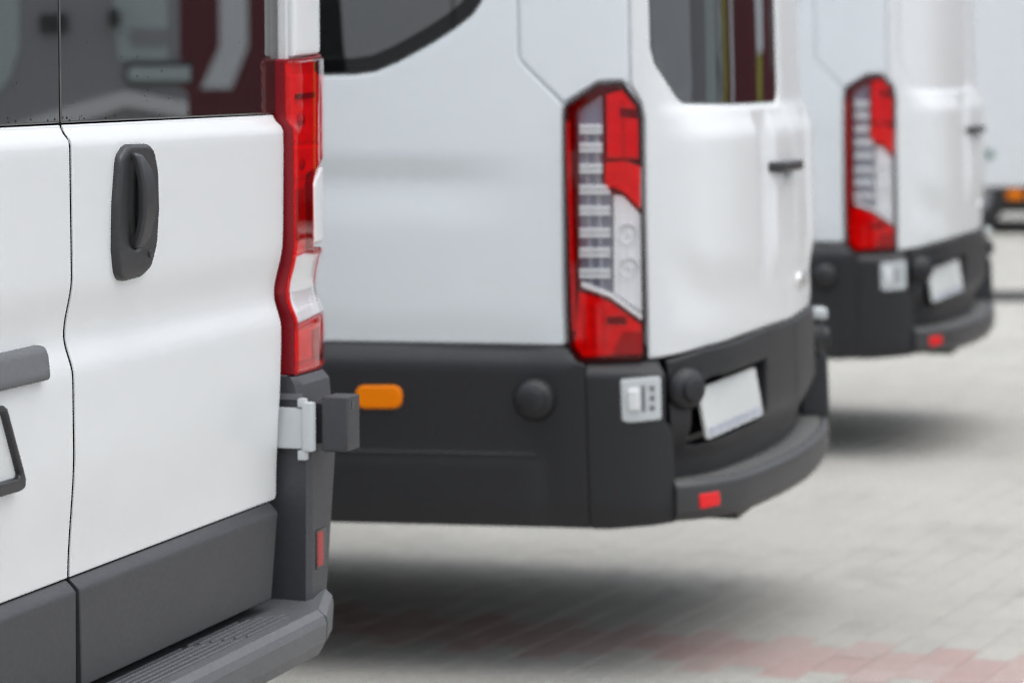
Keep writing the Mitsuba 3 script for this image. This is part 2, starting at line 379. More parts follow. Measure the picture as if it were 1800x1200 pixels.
# outlines in (s, z) metres on each vehicle's skin
D = {
 'mid2': 0.9973,
 'side_panel': [[-4.6, 0.7676], [-0.5596, 0.7676], [-0.0127, 0.7668], [-0.0086, 0.7758], [-0.0083, 0.9044], [0.0021, 1.2955], [-0.0003, 1.3031], [-0.0878, 1.3912], [-0.0979, 1.4076], [-0.0963, 2.2], [-4.6, 2.2]],
 'side_window': [[-1.75, 1.3694], [-0.5418, 1.3694], [-0.4747, 1.3708], [-0.428, 1.3771], [-0.3746, 1.3987], [-0.2944, 1.4405], [-0.2409, 1.4733], [-0.2007, 1.5035], [-0.1803, 1.5325], [-0.1503, 1.62], [-0.1453, 1.98], [-1.75, 1.98]],
 'corner': [[-0.0911, 2.2], [-0.0926, 1.4088], [-0.0838, 1.395], [0.0063, 1.3082], [0.0835, 1.3548], [0.137, 1.3574], [0.1518, 1.3461], [0.159, 2.2]],
 'door': [[0.164, 2.2], [0.1569, 1.3461], [0.1787, 1.3084], [0.1854, 1.2708], [0.1807, 1.0655], [0.1782, 0.8237], [0.1768, 0.7386], [0.204, 0.7407], [0.3359, 0.7593], [0.5167, 0.7684], [0.7499, 0.7733], [0.9943, 0.7703], [0.9943, 2.2]],
 'door_window': [[0.2052, 1.98], [0.2052, 1.42], [0.2078, 1.4151], [0.2157, 1.3899], [0.2755, 1.3205], [0.2966, 1.3051], [0.553, 1.2996], [0.9473, 1.2996], [0.9673, 1.3196], [0.9673, 1.98]],
 'sill_z': [1.2877, 1.2264],
 'press': [0.2615, 0.6492, 0.7698, 0.9201],
 'handle': [[0.7654, 1.1613], [0.991, 1.157], [0.9884, 1.1363], [0.7683, 1.1383]],
 'lock': [0.8773, 1.1209],
 'emblem': [1.1335, 0.8568],
 'lamp': [[0.0084, 1.3004], [0.0855, 1.3484], [0.1382, 1.3506], [0.1727, 1.3061], [0.1782, 1.2735], [0.174, 1.0666], [0.1721, 0.8256], [0.1697, 0.7432], [0.1644, 0.7366], [0.0312, 0.7305], [0.0147, 0.7385], [-0.0001, 0.7658], [0.0004, 0.9063]],
 'ladder': [[0.0383, 1.2868], [0.0848, 1.3223], [0.0946, 1.3196], [0.0895, 1.1318], [0.1063, 1.11], [0.1008, 0.8856], [0.0324, 0.9095]],
 'rungs': [[[0.0409, 1.2591], [0.092, 1.2593], [0.0918, 1.2505], [0.0407, 1.2504]], [[0.0399, 1.2182], [0.091, 1.2184], [0.0908, 1.2097], [0.0397, 1.2095]], [[0.0386, 1.1719], [0.0897, 1.1721], [0.0894, 1.1634], [0.0383, 1.1631]], [[0.0371, 1.1254], [0.1057, 1.1259], [0.1054, 1.1171], [0.0368, 1.1167]], [[0.0356, 1.0789], [0.1042, 1.0794], [0.1039, 1.0707], [0.0353, 1.0702]], [[0.034, 1.0296], [0.1027, 1.0302], [0.1024, 1.0215], [0.0337, 1.0209]], [[0.0326, 0.9858], [0.1013, 0.9865], [0.101, 0.9777], [0.0323, 0.977]], [[0.0311, 0.9391], [0.0998, 0.9399], [0.0995, 0.9311], [0.0309, 0.9303]], [[0.0406, 1.2466], [0.0917, 1.2467], [0.0916, 1.2391], [0.0404, 1.2389]], [[0.0396, 1.2057], [0.0907, 1.2059], [0.0905, 1.1983], [0.0394, 1.1981]], [[0.0382, 1.1593], [0.0893, 1.1596], [0.0891, 1.152], [0.0379, 1.1517]], [[0.0367, 1.1128], [0.1053, 1.1133], [0.105, 1.1057], [0.0364, 1.1052]], [[0.0352, 1.0663], [0.1038, 1.0669], [0.1036, 1.0592], [0.0349, 1.0587]], [[0.0336, 1.017], [0.1023, 1.0177], [0.102, 1.01], [0.0334, 1.0094]], [[0.0322, 0.9732], [0.1009, 0.9739], [0.1006, 0.9662], [0.032, 0.9655]], [[0.0307, 0.9265], [0.0994, 0.9273], [0.0992, 0.9196], [0.0305, 0.9188]]],
 'reverse': [[0.1099, 1.1046], [0.133, 1.102], [0.1728, 1.06], [0.1681, 0.8476], [0.1679, 0.8394], [0.103, 0.8856]],
 'chrome': [[0.0325, 0.9133], [0.1009, 0.8867], [0.1674, 0.8377], [0.167, 0.824], [0.0962, 0.8757], [0.0337, 0.8979]],
 'red_bright': [[0.0964, 1.1754], [0.1408, 1.1783], [0.1749, 1.1647], [0.1731, 1.0693], [0.1333, 1.1102], [0.0986, 1.1264], [0.0934, 1.1329]],
 'red_dark': [[0.0894, 0.8333], [0.1328, 0.8337], [0.1323, 0.8172], [0.0889, 0.8168]],
 'red_low': [[0.0251, 0.8901], [0.0959, 0.868], [0.1667, 0.8147], [0.1658, 0.7487], [0.0314, 0.7388], [0.0111, 0.766]],
 'red_top': [[0.0986, 1.3277], [0.1379, 1.3387], [0.17, 1.298], [0.1739, 1.2681], [0.1738, 1.1811], [0.096, 1.1809]],
 'clad': [[-4.6, 0.358], [0.0388, 0.358], [0.0388, 0.7269], [0.0197, 0.7329], [-0.0025, 0.7619], [-0.0128, 0.7642], [-0.5596, 0.765], [-4.6, 0.765]],
 'clad_ledge': [0.527, -0.0734],
 'bump_corner': [[0.0396, 0.7286], [0.1999, 0.736], [0.2066, 0.7016], [0.205, 0.6], [0.2127, 0.5934], [0.2183, 0.5574], [0.2199, 0.4489], [0.2225, 0.3746], [0.1761, 0.3674], [0.087, 0.3585], [0.0396, 0.3571]],
 'door_clad': [[0.2142, 0.7352], [0.3207, 0.756], [0.7045, 0.772], [0.9943, 0.768], [0.9943, 0.462], [0.2176, 0.462], [0.2176, 0.6], [0.2167, 0.6957]],
 'plate_hole': [[0.2766, 0.6681], [0.3379, 0.6917], [0.6923, 0.703], [0.6776, 0.5604], [0.3112, 0.5383], [0.2718, 0.5417]],
 'plate': [[0.3073, 0.665], [0.6317, 0.6867], [0.6626, 0.5723], [0.3258, 0.5501]],
 'knob_rear': [0.2568, 0.6714],
 'knob_side': [-0.0759, 0.6474],
 'amber': [[-0.4824, 0.6725], [-0.3763, 0.6742], [-0.3776, 0.6215], [-0.4836, 0.6196]],
 'hinge': [[0.116, 0.6959], [0.197, 0.7035], [0.1956, 0.6071], [0.1336, 0.5996], [0.1168, 0.6032]],
 'hinge_slot': [[0.1593, 0.6832], [0.1667, 0.6845], [0.1662, 0.6249], [0.1588, 0.6236]],
 'hinge_knuckle': [[0.1302, 0.6751], [0.1559, 0.6779], [0.1556, 0.6272], [0.1311, 0.6244]],
 'hinge_bolt': [[0.1797, 0.6768], [0.1792, 0.6552], [0.1786, 0.6337]],
 'reflector': [[0.2613, 0.4366], [0.3149, 0.4384], [0.317, 0.4073], [0.2629, 0.4031]],
 'step_s': [0.2192],
 'mid1': -0.8559,
 'v1_dbg': [[-0.004, 1.2806], [-0.02, 0.6669], [-0.8513, 0.658], [-0.0332, 0.6531], [-0.0142, 1.0088], [-0.0362, 0.8324]],
 'v1_door_z': [0.6556, 1.309],
 'v1_door_s': [-0.004, -0.02],
 'v1_win': [[-0.816, 1.3155], [0.0116, 1.307]],
 'v1_band': [[-0.8537, 0.6527], [-0.0358, 0.6496], [-0.0923, 0.4942], [-0.8834, 0.5104]],
 'v1_handle': [[-0.6757, 1.277], [-0.5996, 1.2759], [-0.5804, 1.2677], [-0.5661, 1.2346], [-0.5634, 1.1743], [-0.5735, 1.1231], [-0.5959, 1.09], [-0.6298, 1.0777], [-0.6921, 1.0751], [-0.7154, 1.0851], [-0.7234, 1.1233], [-0.7195, 1.1899], [-0.7051, 1.2602]],
 'v1_hole': [[-0.6694, 1.2483], [-0.6397, 1.2575], [-0.6313, 1.2522], [-0.6349, 1.1224], [-0.6561, 1.122], [-0.6769, 1.1308], [-0.682, 1.1715], [-0.6785, 1.2217]],
 'v1_grip': [[-0.6726, 1.267], [-0.6474, 1.2613], [-0.6288, 1.237], [-0.6261, 1.1775], [-0.6337, 1.1354], [-0.6469, 1.1217], [-0.6723, 1.1241], [-0.6668, 1.171], [-0.6675, 1.2215]],
 'v1_lampT': [[0.023, 1.4038], [0.1805, 1.4118]],
 'lampz': [1.401, 1.2876, 1.2256, 1.2065, 1.0819, 1.0701, 1.0071, 0.9931, 0.9588, 0.9523, 0.8665],
 'v1_clear': [[-0.0022, 1.0694], [0.0619, 1.0742], [0.0748, 1.0764], [0.2531, 0.9628], [-0.0094, 0.958]],
 'v1_strip': [[-1.1815, 1.0024], [-0.9713, 1.0042], [-0.9529, 1.0042], [-0.9493, 0.9887], [-0.9649, 0.9561], [-1.2087, 0.9547]],
 'v1_plate_frame': [[-1.2545, 0.9433], [-1.1206, 0.9379], [-1.1068, 0.9333], [-1.0513, 0.8298], [-1.0523, 0.8158], [-1.0664, 0.8137], [-1.2573, 0.8154]],
 'v1_plate': [[-1.2548, 0.9351], [-1.1243, 0.9306], [-1.1141, 0.9233], [-1.0675, 0.8335], [-1.2581, 0.8344]],
}

# ------------------------------------------------------------------ van with the low-set number plate (second and third of the row)
Q2 = (0.3345, 7.5942)
def mirror2(poly): return [(2 * D["mid2"] - s, z) for s, z in poly][::-1]

def disp2(s, z):
    s = np.asarray(s, float); z = np.asarray(z, float)
    s = np.where(s > D["mid2"], 2 * D["mid2"] - s, s)
    on = smooth01(0.205, 0.262, s) * smooth01(0.76, 0.80, z)
    zt, zl = D["sill_z"]
    sill = on * (-0.010 * smooth01(zt - 0.002, zt + 0.012, z))
    p0, p1, p2, zb = D["press"]
    press = np.maximum(smooth01(p0 - 0.05, p0 + 0.07, s) * smooth01(p1 + 0.018, p1 - 0.018, s), smooth01(p2 - 0.02, p2 + 0.02, s))
    low = zb - 0.03 * smooth01(0.35, 0.0, s) * 0 + 0.045 * smooth01(p0 + 0.10, p0 - 0.02, s)
    press = press * smooth01(zt + 0.004, zl - 0.004, z) * smooth01(low - 0.075, low + 0.05, z)
    crease = 0.011 * smooth01(1.168, 1.155, z) * smooth01(1.03, 1.12, z) * smooth01(-0.02, -0.3, s)
    return sill * 0.8 + 0.021 * press - crease + 0.004 * on * smooth01(0.95, 0.80, z) - 0.005 * smooth01(0.83, 0.775, z) * smooth01(0.0, -0.1, s)

def van_low_plate(key):
    S = Surf(OUT2, Q2, 15.0, (0, -0.742 * 1.06), lean2, disp2)
    P = lambda name, poly, mat, t0, t1, **k: put(f"{key}__{name}", patch(S, poly, t0, t1, **k), mat)
    put(f"{key}__body_frame", loop_shell(S, 0.77, 2.2, -0.012, nz=40), "cool_white_paint")
    put(f"{key}__inner_shell", loop_shell(S, 0.42, 0.77, -0.07, nz=4), "shell_black")
    both = lambda poly: (poly, mirror2(poly))
    # white skin
    win = rounded(D["side_window"], 0.02)
    for i, side in enumerate(both(D["side_panel"])):
        hole = win if i == 0 else Polygon(mirror2(list(win.exterior.coords)[:-1]))
        P("side_panel", Polygon(soften(side, 0.003).exterior, [hole.buffer(0.004).exterior]), "cool_white_paint", -0.02, 0.0, r=0.004, h=0.035, hb=0.012)
        wk = P("side_window", hole, "frit_black", -0.012, -0.003, r=0.003, h=0.05, hb=0.02)
        put(f"{wk}__pane", patch(S, hole.buffer(-0.055).buffer(0.02) if i == 0 else hole.buffer(-0.055), -0.004, -0.0015, r=0.0008, h=0.06, hb=0.03), "tinted_glass")
    for side in both(D["corner"]):
        P("corner_panel", soften(side, 0.003), "cool_white_paint", -0.02, 0.0, r=0.004, h=0.03, hb=0.01)
    s_front = S.total / 2 + D["mid2"]
    P("nose_panel", [(-4.598, 0.42), (-4.598, 2.2), (-S.total + 2 * D["mid2"] + 4.598, 2.2), (-S.total + 2 * D["mid2"] + 4.598, 0.42)][::-1] if False else
      [(2 * D["mid2"] + 4.602, 0.42), (S.total - 4.602, 0.42), (S.total - 4.602, 2.2), (2 * D["mid2"] + 4.602, 2.2)], "cool_white_paint", -0.02, 0.0, h=0.06)
    put(f"{key}__roof", roof_mesh(S, 2.2, 0.0), "cool_white_paint")
    for i, side in enumerate(both(D["door"])):
        wn = D["door_window"] if i == 0 else [(max(s, D["mid2"] + 0.52), z) for s, z in mirror2(D["door_window"])]
        hole = rounded(wn, 0.022)
        dk = P("rear_door", Polygon(soften(side, 0.003).exterior, [hole.buffer(0.003).exterior]), "white_paint", -0.02, 0.0, r=0.006, h=0.014, hb=0.012, nr=4)
        put(f"{dk}__window", patch(S, hole, -0.02, -0.005, r=0.003, h=0.05, hb=0.02), "tinted_glass")
        if i == 0:
            h = D["handle"]
            s0, s1 = min(p[0] for p in h), max(p[0] for p in h)
            z0, z1 = min(p[1] for p in h), max(p[1] for p in h)
            put(f"{dk}__handle", patch(S, soften([(s0, z0), (s1, z0), (s1, z1), (s0, z1)], 0.006), -0.01, 0.024, r=0.006, h=0.02, hb=0.008), "handle_plastic")
            s, z = D["lock"]
            put(f"{dk}__lock", stick(S, s, z, lathe([(0.001, 0.008), (0.009, 0.007), (0.011, 0.0), (0.011, -0.02)], 20), 0.013), "zinc")
        else:
            s, z = D["emblem"]
            put(f"{dk}__badge", patch(S, soften([(s - 0.03, z - 0.02), (s + 0.12, z - 0.02), (s + 0.12, z + 0.02), (s - 0.03, z + 0.02)], 0.019), -0.004, 0.009, r=0.005, h=0.02, hb=0.008), "chrome")
    # lamps: a dark tray with reflectors, chambers and fins under tinted and clear lenses
    for i in (0, 1):
        f = (lambda q: q) if i == 0 else mirror2
        sub = lambda name, poly, mat, t0, t1, **k: put(f"{lk}__{name}", patch(S, poly if hasattr(poly, "exterior") else Polygon(poly), t0, t1, **k), mat)
        outer = soften(f(D["lamp"]), 0.008)
        inner = outer.buffer(-0.0032)
        lk = P("tail_lamp", Polygon(outer.buffer(0.0012).exterior, [inner.exterior]), "lamp_black", -0.0115, 0.0095, r=0.0015, h=0.02, hb=0.008)
        sub("tray", inner.buffer(0.001), "lamp_tray", -0.0118, -0.0095, r=0.0004, h=0.03, hb=0.012)
        lad, rev, chr_ = (Polygon(f(D[n])) for n in ("ladder", "reverse", "chrome"))
        clear = lad.union(rev).union(chr_).buffer(0.002).buffer(-0.002)
        red = inner.difference(clear.buffer(0.0006)).buffer(-0.0004)
        for g in getattr(red, "geoms", [red]):
            if g.area > 2e-4:
                sub("red_lens", soften(list(g.exterior.coords)[:-1], 0.0012), "red_lens", -0.009, 0.0125, r=0.003, h=0.02, hb=0.006)
        sub("clear_lens", soften(list(clear.buffer(-0.0003).exterior.coords)[:-1], 0.002), "clear_lens", -0.009, 0.0125, r=0.003, h=0.02, hb=0.006)
        # red chambers
        sub("reflector", soften(f(D["red_bright"]), 0.003), "lamp_mirror", -0.009, 0.0095, r=0.003, h=0.012, hb=0.006)
        sub("reflector", Polygon(f(D["red_top"])).buffer(-0.003), "lamp_mirror", -0.009, 0.004, r=0.003, h=0.012, hb=0.006)
        sub("reflector", Polygon(f(D["red_low"])).buffer(-0.002), "lamp_mirror", -0.009, 0.006, r=0.004, h=0.012, hb=0.006)
        sub("chamber", f(D["red_dark"]), "lamp_tray", 0.002, 0.0105, r=0.001, h=0.02, hb=0.008)
        lo = np.array(D["red_low"]); s0, s1, zlo = lo[:, 0].min(), lo[:, 0].max(), lo[:, 1].min()
        for q in (0.16, 0.30, 0.44):
            ss = s0 + (s1 - s0) * q
            sub("chamber", f([(ss, zlo + 0.02), (ss + 0.0035, zlo + 0.02), (ss + 0.0035, zlo + 0.11), (ss, zlo + 0.12)]), "lamp_grey", 0.002, 0.0085, r=0.0008, h=0.03, hb=0.02, nr=1)
        sub("chamber", f([(s0 + 0.55 * (s1 - s0), zlo + 0.010), (s1 - 0.006, zlo + 0.010), (s1 - 0.006, zlo + 0.062), (s0 + 0.72 * (s1 - s0), zlo + 0.062)]), "lamp_grey", 0.002, 0.0085, r=0.001, h=0.03, hb=0.02, nr=1)
        tp = np.array(D["red_top"]); st0, st1, zt0, zt1 = tp[:, 0].min(), tp[:, 0].max(), tp[:, 1].min(), tp[:, 1].max()
        sub("chamber", f([(st0 + 0.45 * (st1 - st0), zt1 - 0.062), (st1 - 0.004, zt1 - 0.066), (st1 - 0.004, zt1 - 0.045), (st0 + 0.45 * (st1 - st0), zt1 - 0.042)]), "lamp_tray", -0.005, 0.007, r=0.001, h=0.03, hb=0.02, nr=1)
        sub("chamber", f([(st0 + 0.52 * (st1 - st0), zt0 + 0.004), (st0 + 0.56 * (st1 - st0), zt0 + 0.004), (st0 + 0.56 * (st1 - st0), zt1 - 0.03), (st0 + 0.52 * (st1 - st0), zt1 - 0.02)]), "lamp_grey", -0.002, 0.007, r=0.001, h=0.03, hb=0.02, nr=1)
        la = np.array(D["lamp"])[:, 0].min()
        sub("reflector", f([(la + 0.0085, 0.80), (la + 0.0165, 0.80), (la + 0.0165, 1.27), (la + 0.0085, 1.26)]), "lamp_mirror", -0.009, -0.001, r=0.002, h=0.03, hb=0.02, nr=2)
        # fins behind the clear lens
        sub("ladder_panel", lad.buffer(-0.001), "lamp_silver", -0.009, -0.006, r=0.001, h=0.02, hb=0.008)
        for q in D["rungs"]:
            sub("rung", f(q), "lamp_white", -0.007, 0.0105, r=0.0015, h=0.03, hb=0.012, nr=2)
        lw = np.array(D["ladder"]); l0, l1 = lw[:, 0].min(), lw[:, 0].max()
        for q in (0.30, 0.62):
            sub("rung", f([(l0 + q * (l1 - l0) - 0.001, 0.855), (l0 + q * (l1 - l0) + 0.001, 0.855), (l0 + q * (l1 - l0) + 0.001, 1.25), (l0 + q * (l1 - l0) - 0.001, 1.24)]), "lamp_white", -0.007, 0.001, r=0.0006, h=0.05, hb=0.04, nr=1)
        # reversing light: faceted mirror with a bulb
        sub("mirror", rev.buffer(-0.0015), "lamp_facets", -0.009, -0.006, r=0.001, h=0.008, hb=0.008)
        rc = np.array(f(D["reverse"])).mean(0)
        bowl = lathe([(0.004, -0.002), (0.012, 0.0), (0.018, 0.004), (0.021, 0.010), (0.0225, 0.010), (0.0225, -0.003)], 28)
        for dz in (0.045, -0.03):
            bk = put(f"{lk}__bowl", stick(S, rc[0] - (0.002 if i == 0 else -0.002), rc[1] + dz, bowl, -0.006), "lamp_mirror", smooth=50)
            put(f"{lk}__bulb", stick(S, rc[0] - (0.002 if i == 0 else -0.002), rc[1] + dz, lathe([(0.001, 0.013), (0.005, 0.010), (0.006, 0.004), (0.005, -0.002)], 16), -0.006), "lamp_white", smooth=50)
        sub("divider_bar", soften(list(chr_.buffer(-0.001).exterior.coords)[:-1], 0.002), "lamp_white", -0.008, 0.009, r=0.003, h=0.012, hb=0.008)
    # dark lower cladding
    led_z, led_s = D["clad_ledge"]
    def side_swell(s, z):
        s2 = np.where(s > D["mid2"], 2 * D["mid2"] - s, s)
        return 0.026 * smooth01(0.768, 0.722, z) + 0.006 * smooth01(led_z + 0.001, led_z - 0.02, z) * smooth01(led_s + 0.02, led_s - 0.02, s2) - 0.012 * smooth01(0.42, 0.355, z)
    for side in both(D["clad"]):
        P("side_cladding", soften(side, 0.003), "dark_plastic", -0.02, 0.003, r=0.003, h=0.02, hb=0.02, tf=side_swell)
    for i in (0, 1):
        e0, e1 = (-0.62, led_s) if i == 0 else (2 * D["mid2"] - led_s, 2 * D["mid2"] + 0.62)
        put(f"{key}__cladding_ledge", sweep(S, e0, e1, [(0.020, led_z - 0.010), (0.0345, led_z - 0.010), (0.036, led_z - 0.004), (0.034, led_z + 0.0005), (0.020, led_z + 0.002)], 24), "dark_plastic", smooth=30)
    for side in both(D["bump_corner"]):
        bk = P("bumper_corner", soften(side, 0.004), "dark_plastic", -0.07, 0.030, r=0.003, h=0.012, hb=0.010, tf=lambda s, z: -0.012 * smooth01(0.42, 0.355, z) - 0.024 * smooth01(0.706, 0.730, z), nr=3)
    tuck = lambda s, z: -0.046 * smooth01(0.60, 0.49, z)
    hole = soften(D["plate_hole"], 0.006)
    for i, side in enumerate(both(D["door_clad"])):
        P("door_cladding", Polygon(soften(side, 0.004).exterior, [hole.exterior] if i == 0 else []), "dark_plastic", -0.06, 0.012, r=0.006, h=0.02, hb=0.015, tf=tuck)
    P("plate_recess", hole.buffer(0.005), "frit_black", -0.066, -0.045, r=0.002, h=0.04, hb=0.02)
    a, b, c, d = [np.array(p) for p in D["plate"]]
    top_t, low_t = -0.004, 0.004
    ca, cb, cc, cd = (S.local(p[0], p[1], t) for p, t in ((a, top_t), (b, top_t), (c, low_t), (d, low_t)))
    nrm = np.cross(cb - ca, cd - ca); nrm /= np.linalg.norm(nrm)
    if nrm[0] < 0: nrm = -nrm
    def on_plate(u, v): return ca * (1 - u) * (1 - v) + cb * u * (1 - v) + cc * u * v + cd * (1 - u) * v
    def plate_piece(u0, u1, v0, v1, n0, n1):
        loop = [on_plate(u, v) for u, v in ((u0, v0), (u1, v0), (u1, v1), (u0, v1))]
        q = []
        for k in range(4):
            p, e, g = loop[k], loop[k - 1] - loop[k], loop[(k + 1) % 4] - loop[k]
            for x in (e, g): q.append(p + x / np.linalg.norm(x) * min(0.006, 0.3 * np.linalg.norm(x)))
        return onto(S, hullm([p + nrm * n for p in q for n in (n0, n1)]))
    pk = put(f"{key}__number_plate", plate_piece(0, 1, 0, 1, -0.004, 0.003), "plate_white", smooth=25)
    put(f"{pk}__edge_strip", plate_piece(0.03, 0.97, 0.80, 0.96, 0.0, 0.0042), "plate_grey", smooth=25)
    # bumper with its step
    zst = 0.468
    s0 = D["step_s"][0] - 0.002
    s1 = 2 * D["mid2"] - s0
    prof = [(-0.06, zst - 0.012), (0.024, zst - 0.012), (0.025, zst), (0.031, zst), (0.042, zst - 0.011), (0.045, zst - 0.022), (0.043, 0.40), (0.030, 0.378), (-0.06, 0.376)]
    put(f"{key}__step_bumper", sweep(S, s0, s1, prof, 90), "bumper_plastic", smooth=18)
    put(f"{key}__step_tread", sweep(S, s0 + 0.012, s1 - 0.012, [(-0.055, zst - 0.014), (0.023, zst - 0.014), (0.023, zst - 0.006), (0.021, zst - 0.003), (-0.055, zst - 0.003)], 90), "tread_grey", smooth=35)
    for q in both(D["reflector"]):
        put(f"{key}__bumper_reflector", patch(S, soften(q, 0.004), 0.02, 0.0475, r=0.003, h=0.02, hb=0.008), "red_bright_lens")
    put(f"{key}__towing_eye", onto(S, hullm([(a, l, z) for a in (0.26, 0.345) for l in (-0.60, -0.40) for z in (0.362, 0.376)])), "black_rubber")
    # fittings
    knob = lathe([(0.001, 0.046), (0.022, 0.046), (0.027, 0.042), (0.029, 0.030), (0.040, 0.024), (0.047, 0.012), (0.049, 0.0), (0.049, -0.03)], 36)
    for s, z in (D["knob_side"], D["knob_rear"]):
        t = 0.028 if s < 0.1 else 0.010
        put(f"{key}__bumper_knob", stick(S, s, z, knob, t), "dark_plastic")
        put(f"{key}__bumper_knob", stick(S, 2 * D["mid2"] - s if s < 0.1 else 1.60, z, knob, t), "dark_plastic")
    put(f"{key}__bumper_upright", patch(S, soften([(1.585, 0.455), (1.70, 0.455), (1.70, 0.60), (1.66, 0.63), (1.60, 0.63)], 0.012), -0.02, 0.052, r=0.012, h=0.02, hb=0.01), "dark_plastic")
    put(f"{key}__door_catch", patch(S, soften([(1.565, 0.722), (1.625, 0.722), (1.625, 0.752), (1.565, 0.752)], 0.008), -0.01, 0.050, r=0.008, h=0.02, hb=0.008), "zinc")
    for q in both(D["amber"]):
        put(f"{key}__side_marker", patch(S, soften(q, 0.019), 0.02, 0.040, r=0.005, h=0.02, hb=0.006), "orange_lens")
    for i in (0, 1):
        f = (lambda q: q) if i == 0 else mirror2
        hk = put(f"{key}__hinge_plate", patch(S, soften(f(D["hinge"]), 0.006), 0.0, 0.036, r=0.004, h=0.02, hb=0.008), "zinc")
        put(f"{hk}__slot", patch(S, f(D["hinge_slot"]), 0.03, 0.0375, r=0.001, h=0.02, hb=0.01), "grey_panel")
        put(f"{hk}__knuckle", patch(S, soften(f(D["hinge_knuckle"]), 0.006), 0.03, 0.046, r=0.006, h=0.02, hb=0.008), "white_paint")
        for s, z in f(D["hinge_bolt"]):
            put(f"{hk}__bolt", stick(S, s, z, lathe([(0.001, 0.004), (0.006, 0.003), (0.007, -0.004)], 12), 0.0355), "grey_panel")
    put(f"{key}__underbody", onto(S, trimesh.util.concatenate([rbox((-5.0, -0.42, 0.315), (-0.05, 0.62, 0.45), 0.02)])), "shell_black", smooth=25)
    for a in (-1.62, -4.35):
        for l in (-0.70, 0.70):
            ty, rm = wheel_meshes(S, a, l)
            wk = put(f"{key}__wheel", ty, "black_rubber")
            put(f"{wk}__rim", rm, "steel_rim")
    return S

